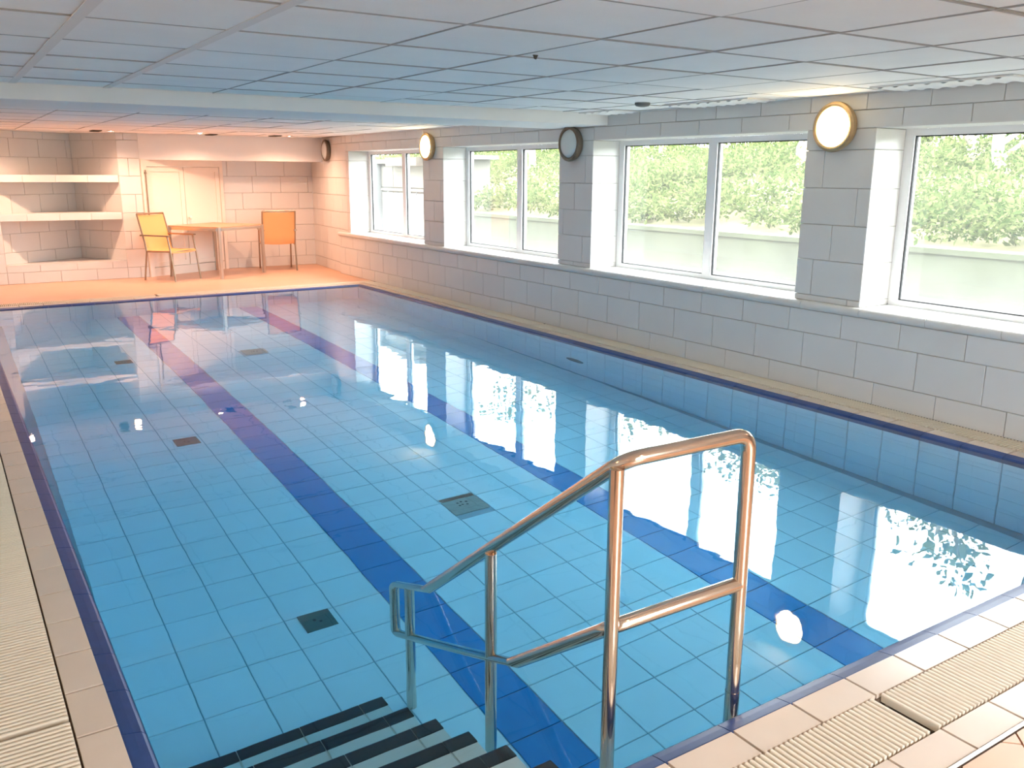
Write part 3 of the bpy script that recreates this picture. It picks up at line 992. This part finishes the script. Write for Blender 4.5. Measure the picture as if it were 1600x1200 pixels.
def wall_lamp(label, M, lit):
    l = thing('wall_lamp', label, 'lamp', M=M, group='round bulkhead lamps on the walls')
    if not LAMP_PARTS:
        LAMP_PARTS['back'] = MB().lathe([(0.150, 0.0), (0.158, 0.012), (0.158, 0.03)], 44).mesh('lamp_base', M_RIM, True)
        LAMP_PARTS['back_off'] = MB().lathe([(0.150, 0.0), (0.158, 0.012), (0.158, 0.03)], 44).mesh('lamp_base', M_RIM_UNLIT, True)
        LAMP_PARTS['rim'] = MB().lathe([(0.158, 0.028), (0.168, 0.034), (0.170, 0.050), (0.166, 0.064), (0.150, 0.072), (0.136, 0.068), (0.134, 0.060), (0.134, 0.028)], 48, cap=False).mesh('lamp_rim', M_RIM, True)
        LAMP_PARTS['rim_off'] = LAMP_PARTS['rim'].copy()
        LAMP_PARTS['rim_off'].materials[0] = M_RIM_UNLIT
        ln = [(0.135, 0.052), (0.128, 0.066), (0.10, 0.080), (0.06, 0.088), (0.02, 0.091), (0.001, 0.0915)]
        LAMP_PARTS['on'] = MB().lathe(ln, 44).mesh('lamp_glass', M_LENS_ON, True)
        LAMP_PARTS['off'] = MB().lathe(ln, 44).mesh('lamp_glass', M_LENS_OFF, True)
    link('lamp_base', LAMP_PARTS['back' if lit else 'back_off'], l)
    link('lamp_rim', LAMP_PARTS['rim' if lit else 'rim_off'], l)
    link('lamp_glass', LAMP_PARTS['on' if lit else 'off'], l)
    return l


def on_right(y, z, x=XW):
    return frame((x, y, z), (0, -1, 0), (0, 0, 1))


Fl = frame((XW + (13.77 - 12.86) / 1.96 * 0.175, 13.77, 1.90), tuple(A - B), (0, 0, 1))
wall_lamp('unlit brass rimmed round wall lamp beside the far corner and soffit', Fl, False)
wall_lamp('lit round wall lamp between the two farthest windows', on_right(10.15, 1.88), True)
wall_lamp('unlit round wall lamp with pale glass below the beam end', on_right(7.14, 1.845), False)
wall_lamp('largest lit round wall lamp, left of the nearest window', on_right(4.08, 1.885), True)
wall_lamp('lit round lamp on the left wall near the camera, outside the photo', frame((XL, 2.6, 1.90), (0, 1, 0), (0, 0, 1)), True)
wall_lamp('lit round lamp on the left wall, seen only mirrored in the glass', frame((XL, 10.3, 1.93), (0, 1, 0), (0, 0, 1)), True)

# ---- ceiling downlights and the dark slots beside them
DN = {}
for i, (x, y) in enumerate(BACK_LIGHTS):
    lab = ['lit ceiling downlight at the far left above the niche', 'lit ceiling downlight above the niche pier', 'lit ceiling downlight above the cream doors', 'lit ceiling downlight above the far chair'][i]
    d = thing('ceiling_downlight', lab, 'downlight', (x, y, ZC), group='downlights over the far deck')
    if not DN:
        DN['r'] = MB().lathe([(0.052, 0.0), (0.055, -0.006), (0.050, -0.012), (0.040, -0.012), (0.038, -0.002)], 28, cap=False).mesh('downlight_ring', M_CHROME, True)
        DN['b'] = MB().lathe([(0.036, -0.002), (0.036, -0.005), (0.028, -0.009), (0.014, -0.011), (0.001, -0.012)], 24).mesh('bulb', M_BULB, True)
    link('downlight_ring', DN['r'], d)
    link('bulb', DN['b'], d)
for (x, y, lab) in ((2.02, 13.55, 'small dark ceiling slot left of the downlight above the pier'), (3.62, 13.75, 'small dark ceiling slot right of the downlight above the doors'), (4.52, 13.55, 'small dark ceiling slot left of the downlight above the far chair')):
    d = thing('ceiling_slot', lab, 'vent', (x, y, ZC), group='dark slots in the far ceiling')
    MB().box((-0.06, -0.14, -0.012), (0.06, 0.14, 0.0)).obj('slot_frame', M_DARKVENT, d)
    s = MB()
    for k in range(4):
        s.box((-0.05, -0.12 + 0.07 * k, -0.016), (0.05, -0.09 + 0.07 * k, -0.012))
    s.obj('slot_louvres', M_DARKVENT, d)
sd = thing('ceiling_detector', 'flat round detector on the ceiling near the window wall', 'detector', (4.75, 5.44, ZC))
MB().lathe([(0.06, 0.0), (0.06, -0.014), (0.05, -0.026), (0.02, -0.032), (0.001, -0.033)], 28).obj('detector_body', M_PIPE, sd, True)
hk = thing('ceiling_clip', 'tiny dark clip hanging at a ceiling joint', 'clip', (2.47, 3.60, ZC))
MB().box((-0.012, -0.004, -0.004), (0.012, 0.004, 0.0)).obj('clip_plate', M_DARKVENT, hk)
MB().prism([(-0.010, -0.003, -0.004), (0.012, -0.003, -0.004), (0.004, -0.003, -0.020), (-0.006, -0.003, -0.017)], (0, 0.006, 0)).obj('clip_tongue', M_DARKVENT, hk)


# ---- chairs
def chair(label, loc, rz, group):
    """Stacking armchair: local +y is where the sitter faces."""
    c = thing('sling_chair', label, 'chair', loc, rz, group)
    hw, r = 0.255, 0.0125
    for s in (-1, 1):
        x = s * hw
        # rear leg runs up into the back post
        MB().tube([(x, -0.29, 0.0), (x, -0.215, 0.42)], r, 10).obj('leg', M_BRONZE, c, True)
        MB().tube([(x, -0.215, 0.42), (x, -0.235, 0.55), (x, -0.345, 0.955)], r, 10).obj('back_post', M_BRONZE, c, True)
        fl = MB().tube([(x, 0.29, 0.0), (x, 0.235, 0.42), (x, 0.195, 0.645)], r, 10).obj('leg', M_BRONZE, c, True)
        MB().tube([(x, -0.225, 0.42), (x, 0.235, 0.435)], r * 0.9, 10).obj('seat_rail', M_BRONZE, c, True)
        MB().box((x - 0.022, -0.30, 0.643), (x + 0.022, 0.235, 0.663)).obj('armrest', M_BRONZE, c)
    MB().tube([(-hw, -0.345, 0.955), (hw, -0.345, 0.955)], r, 10).obj('top_bar', M_BRONZE, c, True)
    MB().tube([(-hw, 0.225, 0.425), (hw, 0.225, 0.425)], r * 0.9, 10).obj('front_bar', M_BRONZE, c, True)

    def sling(path, name):
        vs, fs = [], []
        n = len(path)
        for (yv, zv) in path:
            for j in range(5):
                xx = -hw + 0.006 + (2 * hw - 0.012) * j / 4
                sag = 0.012 * (1 - ((j - 2) / 2) ** 2)
                vs.append((xx, yv - sag * 0.5, zv - sag))
        m0 = len(vs)
        vs += [(a_, b_ - 0.003, c_ - 0.004) for a_, b_, c_ in vs]
        for i in range(n - 1):
            for j in range(4):
                a_ = i * 5 + j
                fs.append((a_, a_ + 1, a_ + 6, a_ + 5))
                fs.append((m0 + a_, m0 + a_ + 5, m0 + a_ + 6, m0 + a_ + 1))
        for i in range(n - 1):
            fs.append((i * 5, (i + 1) * 5, m0 + (i + 1) * 5, m0 + i * 5))
            fs.append((i * 5 + 4, m0 + i * 5 + 4, m0 + (i + 1) * 5 + 4, (i + 1) * 5 + 4))
        for j in range(4):
            fs.append((j, m0 + j, m0 + j + 1, j + 1))
            k0 = (n - 1) * 5
            fs.append((k0 + j, k0 + j + 1, m0 + k0 + j + 1, m0 + k0 + j))
        MB().add(vs, fs).obj(name, M_SLING, c, True)

    sling([(-0.342, 0.945), (-0.29, 0.75), (-0.237, 0.555), (-0.222, 0.47), (-0.205, 0.438)], 'backrest')
    sling([(-0.205, 0.438), (-0.05, 0.432), (0.10, 0.44), (0.20, 0.447), (0.24, 0.435), (0.245, 0.415)], 'seat')
    return c


chair('yellow sling armchair left of the table, seen from its side', (2.895, 13.66, 0), math.atan2(-0.83, 0.56) - math.pi / 2, 'yellow armchairs at the table')
chair('yellow sling armchair right of the table, its back to the pool', (4.685, 14.24, 0), math.radians(-10), 'yellow armchairs at the table')

# ---- table
ta = thing('square_table', 'square table with tan top and flat steel legs', 'table', (3.66, 14.00, 0), math.atan2(0.562, 0.827))
hw, hd = 0.52, 0.49
MB().plate(2 * hw - 0.03, 2 * hd - 0.03, 0.02, 0.003, Matrix.Translation((0, 0, 0.745))).obj('table_top', M_TABLETOP, ta)
for sx in (-1, 1):
    for sy in (-1, 1):
        MB().box((sx * hw - (0.055 if sx > 0 else 0), sy * hd - (0.03 if sy > 0 else 0), 0), (sx * hw + (0.055 if sx < 0 else 0), sy * hd + (0.03 if sy < 0 else 0), 0.755)).obj('leg', M_STEEL_BRUSHED, ta)
for s in (-1, 1):
    MB().box((-hw + 0.05, s * hd - 0.015, 0.705), (hw - 0.05, s * hd + 0.015, 0.745)).obj('apron', M_STEEL_BRUSHED, ta)
    MB().box((s * hw - 0.015, -hd + 0.03, 0.705), (s * hw + 0.015, hd - 0.03, 0.745)).obj('apron', M_STEEL_BRUSHED, ta)

# ================================================================== OUTSIDE
ground = struct('ground', 'narrow path between the windows and the retaining wall', 'ground')
MB().box((5.8, -8, -0.4), (7.5, 40, -0.2)).obj('path_surface', M_CONCRETE, ground)
MB().box((-80, -80, -2.0), (90, 90, -1.9)).obj('open_ground', M_SOIL, ground)
MB().box((-12, -14, -0.4), (5.8, YF - 0.2, -0.2)).obj('terrace_surface', M_CONCRETE, ground)
rw = struct('retaining_wall', 'low grey green retaining wall outside the windows', 'wall')
m = MB()
m.box((7.5, -8, -0.4), (7.8, 13.88, 0.88))
m.obj('wall_body', M_CONCRETE, rw)
MB().box((7.485, -8, 0.88), (7.82, 13.88, 0.93)).obj('wall_coping', M_CONCRETE, rw)


def hill_z(x, y):
    s = min(max((x - 7.8) / 5.5, 0), 1)
    return 0.84 + 1.15 * s ** 0.8 + 0.12 * math.sin(y * 0.9) * s + 0.1 * math.sin(x * 1.7 + y * 0.5) * s


hill = struct('hillside', 'steep green bank rising behind the retaining wall', 'hill')
nx, ny = 24, 60
vs = [(7.8 + 16.0 * (i / nx) ** 1.4, -8 + 48 * j / ny, 0) for i in range(nx + 1) for j in range(ny + 1)]
vs = [(x, y, hill_z(x, y)) for x, y, z in vs]
fs = [(i * (ny + 1) + j, (i + 1) * (ny + 1) + j, (i + 1) * (ny + 1) + j + 1, i * (ny + 1) + j + 1) for i in range(nx) for j in range(ny)]
MB().add(vs, fs).obj('bank_soil', M_SOIL, hill, True)

rng = np.random.default_rng(5)


def leaf_cloud(name, centers, radii, per, size, parent=None, droop=0.35):
    """Bent leaf blades scattered round the given clump centres."""
    C_ = np.repeat(np.asarray(centers, float), per, axis=0)
    Rr = np.repeat(np.asarray(radii, float), per)
    n = len(C_)
    d = rng.normal(size=(n, 3))
    d /= np.linalg.norm(d, axis=1)[:, None]
    d[:, 2] = np.abs(d[:, 2]) * 0.9 - droop * 0.4
    pos = C_ + d * (Rr * rng.uniform(0.35, 1.0, n) ** 0.6)[:, None]
    ax = d + rng.normal(scale=0.7, size=(n, 3))
    ax[:, 2] -= droop
    ax /= np.linalg.norm(ax, axis=1)[:, None]
    sd_ = np.cross(ax, rng.normal(size=(n, 3)))
    sd_ /= np.linalg.norm(sd_, axis=1)[:, None]
    nm = np.cross(ax, sd_)
    L = (size * rng.uniform(0.6, 1.4, n))[:, None]
    Wd = L * 0.24
    v = np.stack([pos, pos + ax * L * 0.5 + sd_ * Wd + nm * L * 0.06, pos + ax * L - nm * L * 0.1, pos + ax * L * 0.5 - sd_ * Wd + nm * L * 0.06], 1).reshape(-1, 3)
    me = bpy.data.meshes.new(name)
    me.vertices.add(4 * n)
    me.vertices.foreach_set('co', v.ravel())
    me.loops.add(6 * n)
    b = (np.arange(n) * 4)[:, None]
    me.loops.foreach_set('vertex_index', np.concatenate([b, b + 1, b + 2, b, b + 2, b + 3], 1).ravel().astype(np.int32))
    me.polygons.add(2 * n)
    me.polygons.foreach_set('loop_start', (np.arange(2 * n) * 3).astype(np.int32))
    me.materials.append(M_LEAF)
    me.update()
    me.validate()
    return link(name, me, parent)


cs, rs = [], []
for k in range(1700):
    x = 7.85 + 6.5 * rng.uniform() ** 1.25
    y = rng.uniform(-5, 26)
    if y > 13.5 and x < 9.3:
        continue
    r = rng.uniform(0.16, 0.42)
    cs.append((x, y, hill_z(x, y) + 0.05 + r * 0.3))
    rs.append(r)
ug = leaf_cloud('undergrowth', cs, rs, 130, 0.065)
tag(ug, 'dense pale green undergrowth covering the bank outside the windows', 'undergrowth', kind='stuff')


def tree(label, x, y, h, lean, seed):
    r_ = random.Random(seed)
    z0 = hill_z(x, y) - 0.1
    t_ = thing('tree', label, 'tree', (x, y, z0), group='thin trees on the bank')
    tp = [(0, 0, 0), (lean * 0.2, r_.uniform(-.1, .1), h * 0.3), (lean * 0.6, r_.uniform(-.15, .15), h * 0.65), (lean, r_.uniform(-.2, .2), h)]
    MB().tube(tp, 0.07, 9, [0.085, 0.07, 0.05, 0.02]).obj('trunk', M_BARK, t_, True)
    cl, cr = [], []
    for k in range(6):
        f_ = 0.25 + 0.7 * k / 6
        i_ = min(int(f_ * 3), 2)
        a_ = Vector(tp[i_]).lerp(Vector(tp[i_ + 1]), f_ * 3 - i_)
        an = r_.uniform(0, 6.28)
        ln = r_.uniform(0.5, 1.1) * (1.25 - f_ * 0.5)
        e_ = a_ + Vector((math.cos(an) * ln, math.sin(an) * ln, ln * r_.uniform(0.3, 0.8)))
        MB().tube([a_, a_.lerp(e_, 0.5) + Vector((0, 0, 0.08)), e_], 0.02, 7, [0.03, 0.02, 0.008]).obj('branch', M_BARK, t_, True)
        if f_ > 0.3:
            cl += [tuple(e_), tuple(a_.lerp(e_, 0.6))]
            cr += [r_.uniform(0.35, 0.6), r_.uniform(0.25, 0.45)]
    cl.append(tp[3])
    cr.append(0.5)
    fo = leaf_cloud('foliage', cl, cr, 45, 0.12, t_, 0.2)
    tag(fo, kind='stuff')
    return t_


for k, (x, y, h, ln, lab) in enumerate(((10.6, 5.7, 1.5, -0.3, 'leaning thin tree seen at the top left of the nearest window'), (11.8, 6.9, 1.7, 0.2, 'thin tree on the bank behind the nearest window'),
                                        (10.7, 8.7, 1.6, 0.25, 'thin forked tree on the bank left of the nearest window'), (12.3, 10.2, 1.5, -0.2, 'tree on the bank behind the third window'),
                                        (11.9, 13.0, 1.6, 0.2, 'tree on the bank behind the second window'), (10.4, 15.2, 1.9, -0.2, 'bushy tree behind the right pane of the second window'),
                                        (12.0, 4.2, 1.5, 0.3, 'thin tree on the bank at the right photo edge'))):
    tree(lab, x, y, h, ln, 20 + k)

# white outbuilding beyond the path
sx, sy = 7.3, 13.9
shed = thing('outbuilding', 'white outbuilding with a tan eave seen through the farthest window', 'building', (sx, sy, -0.3))
MB().box((0.02, 0, 0), (1.27, 0.2, 2.1)).obj('end_wall', M_RENDER, shed)
MB().box((0.12, 0.2, 0), (1.27, 7.0, 2.05)).obj('long_wall', M_RENDER, shed)
for k in range(4):
    y0 = 0.22 + 1.3 * k
    MB().box((0.06, y0, 0.1), (0.12, y0 + 1.28, 1.50)).obj('lower_panel', M_SHEETWHITE, shed)
    MB().box((0.06, y0, 1.60), (0.12, y0 + 1.28, 1.98)).obj('upper_panel', M_RENDER, shed)
MB().box((0.03, 0.2, 1.53), (0.10, 7.0, 1.58)).obj('wall_rail', M_RENDER, shed)
for k in range(7):
    MB().tube([(0.05, 0.5 + 0.4 * k, 1.53), (0.02, 0.5 + 0.4 * k, 1.50), (0.03, 0.5 + 0.4 * k, 1.46)], 0.008, 6).obj('hook', M_PIPE, shed)
MB().box((-0.12, 0.2, 1.98), (1.4, 1.45, 2.13)).obj('eave', M_EAVE, shed)
MB().box((-0.05, 1.45, 2.03), (1.35, 7.0, 2.10)).obj('eave', M_RENDER, shed)
MB().box((0.0, -0.25, 2.10), (1.30, 0.2, 2.17)).obj('eave', M_PIPE, shed)
MB().tube([(-0.01, 2.12, 0), (-0.01, 2.12, 2.1)], 0.12, 14).obj('downpipe', M_PIPE, shed, True)
